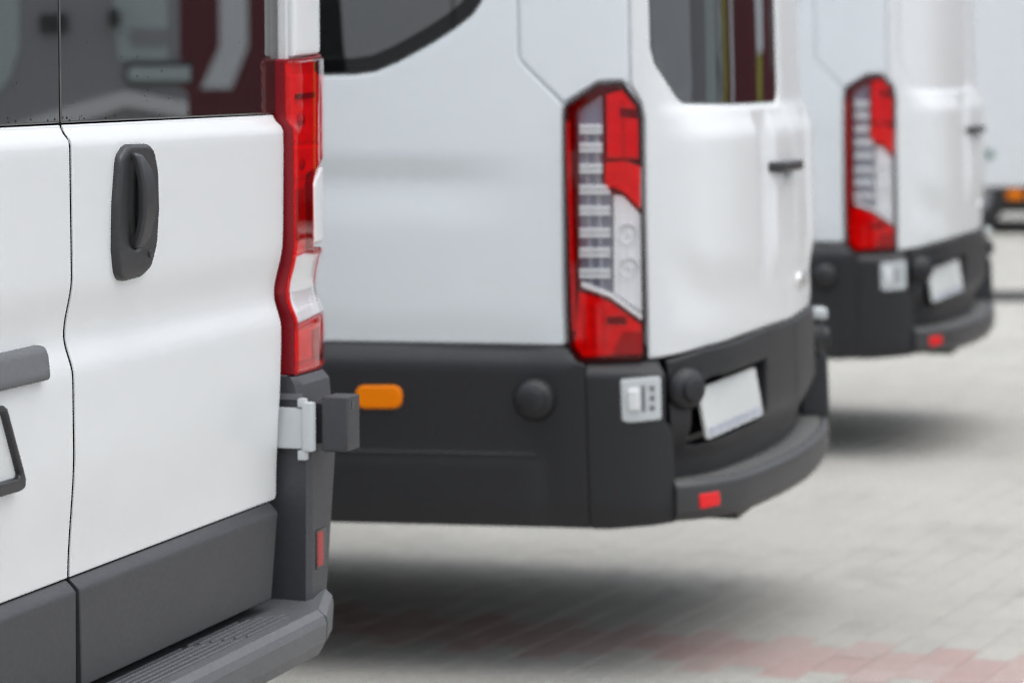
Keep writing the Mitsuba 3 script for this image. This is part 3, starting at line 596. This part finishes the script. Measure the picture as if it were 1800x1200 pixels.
# ------------------------------------------------------------------ van with the step across its rear (nearest)
Q1 = (-0.625, 4.4253)
def van_near(key):
    S = Surf(OUT1, Q1, 16.5, (0, 0.80), None, disp1)
    P = lambda name, poly, mat, t0, t1, **k: put(f"{key}__{name}", patch(S, poly, t0, t1, **k), mat)
    put(f"{key}__inner_shell", trimesh.util.concatenate([loop_shell(S, 0.60, 2.2, -0.05), loop_shell(S, 0.42, 0.62, -0.06, nz=4)]), "shell_black")
    m = D["mid1"]
    z0, z1 = D["v1_door_z"]
    st, sb = D["v1_door_s"]
    mir = lambda q: [(2 * m - s, z) for s, z in q][::-1]
    door = [(m + 0.0048, z0 + 0.003), (sb - 0.006, z0 + 0.003), (sb, z0 + 0.012), (-0.033, 0.80), (-0.022, 0.92), (-0.019, 1.02), (-0.009, 1.12), (st, 1.25), (st - 0.002, z1 - 0.018), (st - 0.012, z1), (m + 0.0048, z1)]
    wl, wr = D["v1_win"]
    win = [(m + 0.0022, z1 + 0.0025), (wr[0], z1 + 0.002), (wr[0], 1.99), (m + 0.0022, 1.99)]
    P("door_seal", [(m - 0.006, 0.50), (m + 0.006, 0.50), (m + 0.006, 2.0), (m - 0.006, 2.0)], "shell_black", -0.04, -0.0035, r=0.001, h=0.012, hb=0.012)
    band = D["v1_band"]
    bz1, bz0 = z0 + 0.0015, 0.498
    bandr = [(m + 0.010, bz0), (-0.082, bz0), (-0.046, bz1), (m + 0.006, bz1)]
    for i in (0, 1):
        f = (lambda q: q) if i == 0 else mir
        dk = P("rear_door", soften(f(door), 0.002), "white_paint", -0.03, 0.0, r=0.003, h=0.014, hb=0.010, nr=4)
        wk = put(f"{dk}__window", patch(S, soften(f(win), 0.004), -0.03, -0.002, r=0.002, h=0.05, hb=0.02), "tinted_glass")
        put(f"{dk}__lower_trim", patch(S, soften(f(bandr), 0.003), -0.03, -0.002, r=0.003, h=0.007, hb=0.007, nr=3, tf=lambda s, z: 0.016 * np.clip((bz1 - z) / 0.016, 0, 1)), "grey_plastic")
        if i == 0:
            hp = soften(D["v1_handle"], 0.018)
            hole = soften(D["v1_hole"], 0.008)
            hk = put(f"{key}__door_handle", patch(S, Polygon(hp.exterior, [hole.exterior]), -0.005, 0.012, r=0.007, h=0.008, hb=0.006, nr=4), "handle_plastic")
            put(f"{hk}__finger_recess", patch(S, hole.buffer(0.003), -0.01, 0.0025, r=0.001, h=0.01, hb=0.008), "handle_plastic")
            zz = [p[1] for p in D["v1_grip"]]
            arch = lambda s, z: 0.016 * np.sin(np.pi * np.clip((z - min(zz)) / (max(zz) - min(zz)), 0, 1)) ** 0.6
            put(f"{hk}__grip", patch(S, soften(D["v1_grip"], 0.006), 0.006, 0.017, r=0.005, h=0.008, hb=0.006, tf=arch, nr=4, whole=True), "handle_plastic")
            s, z = -0.607, 1.112
            put(f"{hk}__keyhole", stick(S, s, z, lathe([(0.001, 0.003), (0.006, 0.002), (0.008, -0.006)], 16), 0.0125), "handle_plastic")
            # rain left on the glass
            rng = np.random.default_rng(5)
            drops = []
            for k in range(95):
                low = k < 34
                sd = rng.uniform(m - 0.22, wr[0] - 0.06); zd = z1 + 0.006 + (abs(rng.normal(0, 0.004)) if low else rng.uniform(0.01, 0.22))
                if low and rng.random() < 0.5: sd = rng.uniform(m - 0.16, m + 0.12)
                if abs(sd - m) < 0.006: continue
                rr = rng.uniform(0.0006, 0.0017) * (1.0 if low else 0.7)
                d = trimesh.creation.icosphere(1, rr); d.vertices[:, 2] *= 0.5; d.vertices[:, 1] *= rng.uniform(1, 1.5)
                drops.append(stick(S, sd, zd, d, -0.0014))
            rd = put(f"{dk}__rain_drops", trimesh.util.concatenate(drops), "black_rubber", smooth=True)
            tag(rd, kind="stuff")
        else:
            q = D["v1_strip"]
            put(f"{dk}__trim_strip", patch(S, soften([(s if s > -1.2 else -1.62, z) for s, z in q], 0.006), -0.004, 0.018, r=0.010, h=0.02, hb=0.010, nr=4), "step_plastic")
            fr = [(-1.60, 0.925), (D["v1_plate_frame"][1][0], 0.925)] and D["v1_plate_frame"]
            zt = max(p[1] for p in fr); zb = min(p[1] for p in fr)
            sr = max(p[0] for p in fr)
            outer = soften([(sr - 0.54, fr[0][1]), *fr[1:-1], (sr - 0.54, fr[-1][1])], 0.006)
            pl = D["v1_plate"]
            inner = soften([(sr - 0.525, pl[0][1]), *pl[1:-1], (sr - 0.525, pl[-1][1])], 0.004)
            put(f"{dk}__plate_frame", patch(S, Polygon(outer.exterior, [inner.exterior]), -0.002, 0.018, r=0.005, h=0.012, hb=0.008, nr=4), "handle_plastic")
            put(f"{dk}__number_plate", patch(S, inner.buffer(0.002), -0.002, 0.009, r=0.001, h=0.03, hb=0.015), "plate_white")
    put(f"{key}__roof", roof_mesh(S, 2.2, 0.0), "white_paint")
    # rear corner, lamp
    for i in (0, 1):
        f = (lambda q: q) if i == 0 else (lambda q: [(-1.6 - s, z) for s, z in q][::-1])
        P("corner_panel", soften(f([(0.004, 0.65), (0.50, 0.65), (0.50, 2.2), (0.016, 2.2), (0.016, 1.31), (0.004, 1.30)]), 0.002), "white_paint", -0.04, 0.0, r=0.003, h=0.02, hb=0.015)
        P("corner_pillar", soften(f([(0.018, 1.4055), (0.40, 1.419), (0.40, 2.19), (0.018, 2.19)]), 0.004), "white_paint", -0.01, 0.013, r=0.009, h=0.03, hb=0.015, nr=4)
        Z = D["lampz"]
        lamp = [(0.0, 0.868), (0.27, 0.868), (0.27, 1.066), (0.17, 1.076), (0.093, 1.080), (0.091, 1.190), (0.105, 1.208), (0.145, 1.224), (0.28, 1.228), (0.28, 1.414), (0.0, 1.402), (0.0, 1.05), (-0.012, 1.009), (0.0, 0.965)]
        outer = soften(f(lamp), 0.004)
        sub = lambda name, poly, mat, t0, t1, **k: put(f"{lk}__{name}", patch(S, poly if hasattr(poly, "exterior") else Polygon(poly), t0, t1, **k), mat)
        lk = P("tail_lamp", outer, "lamp_mirror", -0.004, 0.0025, r=0.001, h=0.02, hb=0.010)
        sub("rim", Polygon(outer.buffer(0.0004).exterior, [outer.buffer(-0.0026).exterior]), "lamp_rim", -0.016, 0.0150, r=0.0008, h=0.02, hb=0.008, nr=2)
        clear = soften(f([(0.010, 1.068), (0.06, 1.074), (0.265, 1.060), (0.265, 0.968), (0.09, 0.962), (0.006, 0.952)]), 0.003)
        red = outer.buffer(-0.0029).difference(clear.buffer(0.0006)).buffer(-0.0003)
        for g in getattr(red, "geoms", [red]):
            if g.area > 2e-4: sub("red_lens", g, "red_lens", 0.001, 0.0195, r=0.004, h=0.012, hb=0.006, nr=4)
        sub("clear_lens", clear, "clear_lens", 0.001, 0.0195, r=0.004, h=0.012, hb=0.006, nr=4)
        sub("reflector", soften(f([(0.012, 1.262), (0.27, 1.262), (0.27, 1.385), (0.012, 1.375)]), 0.004), "lamp_mirror", 0.001, 0.007, r=0.003, h=0.012, hb=0.008)
        sub("reflector", soften(f([(0.012, 1.195), (0.10, 1.21), (0.27, 1.238), (0.27, 1.255), (0.012, 1.255)]), 0.004), "lamp_mirror", 0.001, 0.011, r=0.004, h=0.012, hb=0.008)
        sub("reflector", soften(f([(0.012, 0.885), (0.20, 0.885), (0.20, 0.945), (0.012, 0.94)]), 0.004), "lamp_mirror", 0.001, 0.009, r=0.004, h=0.012, hb=0.008)
        sub("reflector", soften(f([(0.012, 1.082), (0.03, 1.082), (0.03, 1.19), (0.012, 1.19)]), 0.003), "lamp_mirror", 0.001, 0.008, r=0.002, h=0.012, hb=0.008)
        sub("bulb_cell", soften(f([(0.034, 1.095), (0.078, 1.095), (0.078, 1.185), (0.034, 1.180)]), 0.006), "lamp_grey", 0.001, 0.006, r=0.0015, h=0.02, hb=0.008)
        sub("chamber", f([(0.03, 1.335), (0.12, 1.337), (0.12, 1.346), (0.03, 1.344)]), "lamp_tray", 0.005, 0.0125, r=0.0007, h=0.03, hb=0.02, nr=1)
        sub("chamber", f([(0.10, 0.887), (0.15, 0.887), (0.15, 0.94), (0.10, 0.938)]), "lamp_grey", 0.005, 0.0115, r=0.001, h=0.03, hb=0.02, nr=1)
        for dz in (1.30, 1.225):
            put(f"{lk}__bulb", stick(S, f([(0.05, dz)])[0][0], dz, lathe([(0.001, 0.008), (0.009, 0.006), (0.012, 0.0), (0.012, -0.008)], 18), 0.008), "lamp_grey", smooth=50)
        sub("mirror", clear.buffer(-0.002), "lamp_white", 0.001, 0.0125, r=0.001, h=0.008, hb=0.008)
        sub("divider_bar", soften(f([(0.008, 0.955), (0.10, 0.962), (0.262, 0.966), (0.262, 0.980), (0.10, 0.984), (0.03, 0.978), (0.010, 0.980)]), 0.002), "lamp_white", 0.004, 0.018, r=0.003, h=0.012, hb=0.008)
        P("lamp_surround", soften(f([(0.098, 1.085), (0.30, 1.085), (0.30, 1.219), (0.15, 1.217), (0.112, 1.200), (0.097, 1.185)]), 0.004), "white_paint", -0.01, 0.017, r=0.006, h=0.015, hb=0.008, nr=4)
        # flank
        for w0, w1 in ((0.80, 1.72), (1.86, 3.1)):
            P("side_window", soften(f([(w0, 1.24), (w1, 1.20), (w1, 1.98), (w0 + 0.10, 1.98)]), 0.10), "tinted_glass", -0.01, 0.003, r=0.002, h=0.06, hb=0.02)
        P("side_panel", soften(f([(0.504, 0.62), (S.total / 2 - 0.92, 0.62), (S.total / 2 - 0.92, 2.2), (0.504, 2.2)]), 0.003), "white_paint", -0.04, 0.0, r=0.004, h=0.06)
        P("side_cladding", soften(f([(0.40, 0.40), (S.total / 2 - 0.92, 0.40), (S.total / 2 - 0.92, 0.618), (0.40, 0.618)]), 0.003), "grey_plastic", -0.05, 0.012, r=0.006, h=0.06)
    # bumper post, step, hinge
    for sgn in (1, -1):
        F = lambda pts: onto(S, hullm([(a, sgn * l, z) for a, l, z in pts]))
        post_low = [(-0.05, 0.805, 0.478), (0.048, 0.80, 0.478), (0.056, 0.812, 0.478), (0.056, 0.880, 0.478), (0.045, 0.892, 0.478), (-0.05, 0.90, 0.478),
                    (-0.05, 0.805, 0.735), (0.050, 0.80, 0.735), (0.058, 0.812, 0.735), (0.058, 0.925, 0.735), (0.046, 0.94, 0.735), (-0.05, 0.95, 0.735)]
        post_top = [(-0.05, 0.805, 0.735), (0.050, 0.80, 0.735), (0.058, 0.812, 0.735), (0.058, 0.925, 0.735), (0.046, 0.94, 0.735), (-0.05, 0.95, 0.735),
                    (-0.05, 0.805, 0.866), (0.022, 0.800, 0.866), (0.030, 0.812, 0.866), (0.030, 0.94, 0.866), (0.02, 0.955, 0.866), (-0.05, 0.96, 0.866), (0.03, 0.80, 0.852), (0.040, 0.812, 0.852), (0.040, 0.945, 0.852), (0.03, 0.96, 0.852)]
        lens_cut = None
        pk = put(f"{key}__bumper_post", trimesh.util.concatenate([F(post_low), F(post_top)]), "post_plastic", smooth=25)
        put(f"{pk}__wrap", onto(S, hullm([(a, sgn * l, z) for a in (-0.35, -0.03) for l in (0.93, 1.10 if a < -0.1 else 0.97) for z in (0.42, 0.62)])), "grey_plastic", smooth=25)
        # red reflector on a black plate that paints in the shade of a recess
        rec = rbox((0.050, 0.826, 0.532), (0.0588, 0.878, 0.602), 0.002)
        rec.vertices[:, 1] *= sgn
        rec.fix_normals()
        put(f"{pk}__recess_shade", onto(S, rec), "frit_black", smooth=25)
        rl = rbox((0.050, 0.829, 0.537), (0.0605, 0.858, 0.597), 0.003); rl.vertices[:, 1] *= sgn; rl.fix_normals()
        put(f"{pk}__reflector", onto(S, rl), "dull_red_lens", smooth=25)
        foot = [(-0.05, 0.762, 0.4765), (0.085, 0.762, 0.4765), (0.0985, 0.762, 0.466), (0.1015, 0.762, 0.455), (0.099, 0.762, 0.425), (0.087, 0.762, 0.402), (0.06, 0.762, 0.394), (-0.05, 0.762, 0.394),
                (-0.05, 0.868, 0.494), (0.060, 0.865, 0.494), (0.072, 0.865, 0.484), (0.075, 0.865, 0.470), (0.073, 0.862, 0.425), (0.062, 0.858, 0.404), (0.04, 0.855, 0.398), (-0.05, 0.855, 0.398)]
        put(f"{pk}__foot", F(foot), "step_plastic", smooth=30)
        blk = rbox((0.076, 0.802, 0.740), (0.1245, 0.868, 0.834), 0.006); blk.vertices[:, 1] *= sgn; blk.fix_normals()
        bk = put(f"{key}__door_stop", onto(S, blk), "grey_plastic", smooth=25)
        put(f"{bk}__hole", onto(S, hullm([(a, sgn * l, z) for a in (0.12, 0.1255) for l in (0.822, 0.834) for z in (0.812, 0.826)])), "frit_black", smooth=25)
        arm = rbox((0.055, 0.815, 0.752), (0.085, 0.858, 0.822), 0.004); arm.vertices[:, 1] *= sgn; arm.fix_normals()
        put(f"{bk}__arm", onto(S, arm), "black_rubber", smooth=25)
        hg = [rbox((-0.004, 0.786, 0.745), (0.062, 0.799, 0.815), 0.004), rbox((0.048, 0.780, 0.741), (0.070, 0.8005, 0.826), 0.006),
              rbox((0.040, 0.783, 0.726), (0.056, 0.7995, 0.744), 0.004), rbox((0.040, 0.783, 0.816), (0.055, 0.7995, 0.832), 0.004)]
        for b in hg:
            b.vertices[:, 1] *= sgn; b.fix_normals()
        hk = put(f"{key}__hinge_plate", onto(S, trimesh.util.concatenate(hg[:1])), "zinc", smooth=30)
        for b in hg[1:]:
            put(f"{hk}__knuckle", onto(S, b), "zinc", smooth=30)
        pin = trimesh.creation.cylinder(0.0075, 0.10, sections=20); pin.vertices += [0.044, 0.779 , 0.779]; pin.vertices[:, 1] *= sgn
        put(f"{hk}__strap", onto(S, hullm([(a, sgn * l, z) for a in (-0.03, 0.045) for l in (0.7955, 0.8005) for z in (0.828, 0.838)] )), "grey_panel", smooth=25)
    pts = [(-0.05, 0.478), (0.086, 0.478), (0.0975, 0.4685), (0.1025, 0.456), (0.100, 0.425), (0.088, 0.402), (0.06, 0.392), (-0.05, 0.392)]
    step = trimesh.creation.extrude_polygon(Polygon(pts), 1.51, engine="earcut")
    v = step.vertices
    step.vertices = np.column_stack([v[:, 0], v[:, 2] - 0.755, v[:, 1]])
    step.fix_normals()
    sk = put(f"{key}__rear_step", onto(S, step), "step_plastic", smooth=20)
    k = 0
    for row in range(6):
        a = -0.002 + row * 0.0125
        for l1, l2 in ((-0.70, 0.36 + 0.02 * row), (0.385 + 0.02 * row, 0.690 - 0.022 * abs(row - 4))):
            put(f"{sk}__tread_rib", onto(S, rbox((a, l1, 0.474), (a + 0.0062, l2, 0.4815), 0.002)), "step_plastic", smooth=25)
    for a in (-1.0, -4.3):
        for l in (-0.92, 0.92):
            ty, rm = wheel_meshes(S, a, l)
            wk = put(f"{key}__wheel", ty, "black_rubber")
            put(f"{wk}__rim", rm, "steel_rim")
    return S

# ------------------------------------------------------------------ ground
def sheet(x0, y0, x1, y1, z):
    return trimesh.Trimesh([(x0, y0, z), (x1, y0, z), (x1, y1, z), (x0, y1, z)], [(0, 1, 2), (0, 2, 3)], process=False)
put("ground", sheet(-400, -400, 400, 900, -0.005), "far_paving", smooth=False)
tag("ground", "pale grey block paving of the parking ground", kind="structure")

def brick(dz=0.0, tilt=(0, 0)):
    w, l, c, h = BW / 2 - 0.0011, BL / 2 - 0.0011, 0.0018, 0.06
    v = []
    for z, k in ((-h, 0), (-c, 0), (0, c)):
        for sx, sy in ((-1, -1), (1, -1), (1, 1), (-1, 1)):
            x, y = sx * (w - k), sy * (l - k)
            v.append((x, y, z + dz + tilt[0] * x + tilt[1] * y))
    f = []
    for r in (0, 4):
        for k in range(4):
            a, b = r + k, r + (k + 1) % 4
            f += [(a, b, b + 4), (a, b + 4, a + 4)]
    f += [(8, 9, 10), (8, 10, 11)]
    v = np.array(v)
    v[:, :2] = v[:, :1] * E1 + v[:, 1:2] * E2
    return v, np.array(f)

rng = np.random.default_rng(11)
RED0 = 6.655
cells = []
for cu in range(-70, 50):
    for cv in range(10, 80):
        u, vv = (cu + 0.5) * BW, (cv + 0.5 - 0.5 * (cu % 2)) * BL
        c = u * E1 + vv * E2
        if not (-2.2 < c[0] < 5.0 and 4.6 < c[1] < 14.0): continue
        k = int(rng.choice(4, p=[0.45, 0.3, 0.15, 0.1]))
        mat = f"stone_grey_{k}"
        if RED0 < vv < RED0 + 0.42 and rng.random() > 0.04: mat = f"stone_red_{int(rng.choice(3))}"
        cells.append((c, mat, rng.uniform(-0.0009, 0.0), rng.normal(0, 0.004, 2)))
def in_view(c): return -0.09 * c[1] < c[0] < 0.172 * c[1] and c[1] > 6.6
near = sorted([i for i, c in enumerate(cells) if in_view(c[0])], key=lambda i: cells[i][0][1])[:300]
chosen = set(near)
for n, i in enumerate(near):
    c, mat, dz, tilt = cells[i]
    v, f = brick(dz, tilt)
    key = "ground__paver" if n == 0 else f"ground__paver_{n:03d}"
    scene[key] = mikit.ply(trimesh.Trimesh(v + [c[0], c[1], 0], f, process=False), mat, smooth=False)
groups = {}
for i, (c, mat, dz, tilt) in enumerate(cells):
    if i in chosen: continue
    v, f = brick(dz, tilt)
    groups.setdefault(mat, []).append(trimesh.Trimesh(v + [c[0], c[1], 0], f, process=False))
for mat, ms in groups.items():
    k = put("ground__paving_blocks", trimesh.util.concatenate(ms), mat, smooth=False)
    tag(k, kind="stuff")
put("dark_strip", rbox((-6, 17.9, -0.05), (9, 18.75, 0.004), 0.003), "dark_mottled", smooth=False)  # thin dark mottled slab, almost flush with the paving
tag("dark_strip", "dark strip across the paving before the box truck", kind="structure")

# ------------------------------------------------------------------ vans
van_near("passenger_van")
tag("passenger_van", "nearest white van with tall black door handle and dark rear step", "van", "white vans parked in a row")
S2 = van_low_plate("passenger_van_001")
tag("passenger_van_001", "white van in the middle with black side window and orange side marker", "van", "white vans parked in a row")

def mat4(origin, theta):
    c, s = math.cos(math.radians(theta)), math.sin(math.radians(theta))
    return np.array([[c, s, 0, origin[0]], [-s, c, 0, origin[1]], [0, 0, 1, 0], [0, 0, 0, 1.0]])
def copy_van(src, dst, origin, theta, swap):
    m = T(mat4(origin, theta) @ np.linalg.inv(mat4(Q2, 15.0)))
    for k in [k for k in scene if k.startswith(src + "__")]:
        name = k[len(src):]
        d = dict(scene[k]); d["to_world"] = m
        for word, (new, mat) in swap.items():
            if word in name:
                name = name.replace(word, new); d["bsdf"] = {"type": "ref", "id": mat}
        scene[dst + name] = d
copy_van("passenger_van_001", "panel_van", (Q2[0] + 1.046, Q2[1] + 3.93), 15.0,
         {"side_window": ("side_infill", "cool_white_paint"), "__window": ("__window_blank", "white_paint"), "__pane": ("__infill_panel", "cool_white_paint")})
tag("panel_van", "farthest white van of the row with blanked rear door and no glass", "van", "white vans parked in a row")

# silver van parked opposite (seen in the near van's glass): u along its flank, z up
PV, NV = np.array([5.226, 11.481, 0.0]), np.array([-0.6448, -0.7644, 0.0])
UV = np.array([-NV[1], NV[0], 0.0])
def opp(mesh):
    v = mesh.vertices.copy()
    mesh.vertices = PV + v[:, :1] * UV + v[:, 1:2] * NV + v[:, 2:] * [0, 0, 1]
    mesh.fix_normals()
    return mesh
def slab(poly, d0, d1):
    m = trimesh.creation.extrude_polygon(Polygon(poly), d1 - d0, engine="earcut")
    v = m.vertices
    m.vertices = np.column_stack([v[:, 0], v[:, 2] + d0, v[:, 1]])
    return opp(m)
ov = "silver_van"
put(f"{ov}__body", slab([(-0.27, 0.40), (5.0, 0.40), (5.0, 2.3), (0.1, 2.3), (-0.235, 1.75), (-0.235, 1.29), (-0.27, 1.26)], -1.9, 0.0), "silver_paint", smooth=25)
put(f"{ov}__side_window", slab([(-0.185, 1.40), (0.03, 1.40), (0.05, 1.55), (0.05, 2.0), (-0.10, 2.0), (-0.185, 1.8)], -0.02, 0.012), "glass_glare", smooth=25)
put(f"{ov}__side_window", slab([(0.55, 1.26), (0.50, 1.33), (0.46, 1.45), (0.45, 2.0), (1.9, 2.0), (1.9, 1.26)], -0.02, 0.012), "glass_glare", smooth=25)
put(f"{ov}__window_bar", slab([(-0.18, 1.475), (-0.025, 1.475), (-0.025, 1.54), (-0.18, 1.54)], 0.0, 0.03), "silver_paint", smooth=25)
put(f"{ov}__door_handle", slab([(0.25, 1.525), (0.37, 1.52), (0.37, 1.60), (0.25, 1.605)], 0.0, 0.04), "handle_plastic", smooth=25)
put(f"{ov}__mirror_mount", slab([(0.02, 1.56), (0.045, 1.54), (0.075, 1.56), (0.07, 1.62), (0.03, 1.625)], 0.0, 0.12), "handle_plastic", smooth=25)
put(f"{ov}__mirror_rim", slab([(-0.29, 1.30), (-0.01, 1.30), (0.01, 1.34), (-0.01, 1.395), (-0.29, 1.395)], 0.0, 0.03), "handle_plastic", smooth=25)
put(f"{ov}__mirror_glass", slab([(-0.28, 1.312), (-0.02, 1.312), (-0.005, 1.34), (-0.02, 1.375), (-0.28, 1.375)], 0.02, 0.045), "glass_glare", smooth=25)
put(f"{ov}__crease_highlight", slab([(-0.27, 1.22), (0.0, 1.27), (0.25, 1.20), (0.55, 1.10), (5.0, 1.05), (5.0, 1.0), (0.5, 1.03), (0.2, 1.13), (0.0, 1.2), (-0.27, 1.15)], -0.01, 0.03), "white_paint", smooth=25)  # white bar painted in as the highlight along the body crease
for u in (0.75, 4.1):
    m = lathe([(0.001, -0.1), (0.31, -0.1), (0.34, -0.06), (0.34, 0.06), (0.31, 0.1), (0.001, 0.1)])
    v = m.vertices
    m.vertices = np.column_stack([u + v[:, 0], v[:, 2] - 0.09, 0.34 + v[:, 1]])
    put(f"{ov}__wheel", opp(m), "black_rubber", smooth=35)
tag(ov, "silver van parked opposite the row, mirrored in the near van's glass", "van")

# ------------------------------------------------------------------ white box truck at the back
def world_box(lo, hi, r=0.02): return rbox(lo, hi, r)
tk = "box_truck"
put(f"{tk}__cargo_box", world_box((1.6, 25.0, 0.37), (6.4, 27.3, 3.1), 0.04), "cool_white_paint", smooth=25)
put(f"{tk}__skirt_rail", world_box((3.95, 25.06, 0.17), (6.3, 25.16, 0.366), 0.01), "frit_black", smooth=25)
put(f"{tk}__chassis", world_box((1.8, 25.5, 0.36), (7.9, 26.8, 0.62), 0.02), "shell_black", smooth=25)
put(f"{tk}__underbody", world_box((3.4, 25.2, 0.20), (6.3, 26.9, 0.365), 0.02), "shell_black", smooth=25)
put(f"{tk}__side_marker", world_box((4.03, 25.03, 0.275), (4.17, 25.06, 0.355), 0.012), "orange_lens", smooth=25)
put(f"{tk}__fuel_cap", (lambda c: (setattr(c, "vertices", c.vertices[:, [0, 2, 1]] + [3.876, 24.995, 0.645]), c)[1])(lathe([(0.001, -0.02), (0.03, -0.018), (0.038, 0.0), (0.038, 0.02)], 20)), "marker_green", smooth=25)
put(f"{tk}__cab", hullm([(x, y, z) for y in (25.05, 27.2) for x, z in ((6.5, 0.4), (6.5, 2.3), (7.4, 2.3), (8.0, 1.35), (8.2, 1.2), (8.25, 0.4))]), "white_paint", smooth=25)
ck = f"{tk}__cab"
put(f"{ck}__side_window", world_box((6.85, 25.035, 1.35), (7.45, 25.06, 2.0), 0.01), "frit_black", smooth=25)
for x in (3.72, 7.35):
    for y in (25.16, 27.1):
        r = 0.33
        ty = lathe([(r * 0.6, -0.12), (r * 0.94, -0.12), (r, -0.09), (r, 0.09), (r * 0.94, 0.12), (r * 0.6, 0.12)])
        rm = lathe([(0.001, 0.05), (0.1, 0.06), (0.12, 0.03), (0.2, 0.04), (0.235, 0.105), (0.25, 0.115), (0.25, -0.1), (0.001, -0.1)])
        sg = 1 if y < 26 else -1
        for m, nm, mt in ((ty, "", "black_rubber"), (rm, "__rim", "steel_rim")):
            v = m.vertices
            m.vertices = np.column_stack([x + v[:, 0], y - sg * v[:, 2], r + v[:, 1]]); m.fix_normals()
            if nm == "": wk = put(f"{tk}__wheel", m, mt, smooth=35)
            else: put(f"{wk}{nm}", m, mt, smooth=35)
tag(tk, "large white box truck standing at the back behind the vans", "truck")

# ------------------------------------------------------------------ maroon coach opposite the row (seen in the windows' reflections)
ang = math.radians(-30.0)
ex, ey = np.array([math.cos(ang), math.sin(ang), 0]), np.array([-math.sin(ang), math.cos(ang), 0])
CO = np.array([6.6, 20.6, 0.0])
def cbox(lo, hi, r=0.03):
    b = rbox(lo, hi, r)
    v = b.vertices.copy()
    b.vertices = CO + v[:, :1] * ex + v[:, 1:2] * ey + v[:, 2:] * [0, 0, 1]
    return b
ch = "coach"
put(f"{ch}__body", cbox((0, 0, 0.35), (10.5, 2.5, 3.3), 0.12), "maroon_paint", smooth=25)
for k in range(4):
    put(f"{ch}__window", cbox((5.20 + 1.3 * k, -0.012, 1.52), (6.40 + 1.3 * k, 0.02, 2.7), 0.008), "pink_grey_glass", smooth=25)
put(f"{ch}__windscreen", cbox((0.35, -0.012, 1.55), (1.25, 0.02, 2.8), 0.008), "pink_grey_glass", smooth=25)
def stripe(pts, mat):
    q = hullm([(x, y, z) for x, z in pts for y in (-0.016, 0.02)])
    q.vertices = CO + q.vertices[:, :1] * ex + q.vertices[:, 1:2] * ey + q.vertices[:, 2:] * [0, 0, 1]
    put(f"{ch}__livery_stripe", q, mat, smooth=25)
stripe([(4.02, 3.0), (4.22, 3.0), (4.22, 1.5), (4.02, 1.5)], "cool_white_paint")
stripe([(4.02, 1.499), (4.22, 1.499), (4.36, 1.2), (4.14, 1.2)], "cool_white_paint")
stripe([(4.52, 3.0), (5.15, 3.0), (5.0, 0.6), (4.58, 0.6)], "olive_paint")
stripe([(1.75, 1.70), (2.30, 1.70), (2.6, 0.6), (2.1, 0.6)], "olive_paint")
stripe([(1.50, 3.0), (2.40, 3.0), (2.30, 1.71), (1.62, 1.71)], "cool_white_paint")
put(f"{ch}__destination_strip", cbox((5.2, -0.035, 1.70), (10.3, -0.012, 1.80), 0.005), "orange_lens", smooth=25)
put(f"{ch}__side_hatch", cbox((5.2, -0.02, 0.7), (10.3, 0.02, 1.50), 0.01), "frit_black", smooth=25)
put(f"{ch}__lower_skirt", cbox((0.1, 0.04, 0.22), (10.4, 2.46, 0.40), 0.03), "shell_black", smooth=25)
for x in (2.3, 8.0):
    for y in (0.16, 2.34):
        r = 0.46
        m = lathe([(0.001, -0.13), (r * 0.94, -0.13), (r, -0.09), (r, 0.09), (r * 0.94, 0.13), (0.001, 0.13)])
        v = m.vertices
        q = np.column_stack([x + v[:, 0], y + v[:, 2] * 1.2, r + v[:, 1]])
        m.vertices = CO + q[:, :1] * ex + q[:, 1:2] * ey + q[:, 2:] * [0, 0, 1]; m.fix_normals()
        put(f"{ch}__wheel", m, "black_rubber", smooth=35)
tag(ch, "maroon coach parked beyond the frame, mirrored in the vans' glass", "coach")
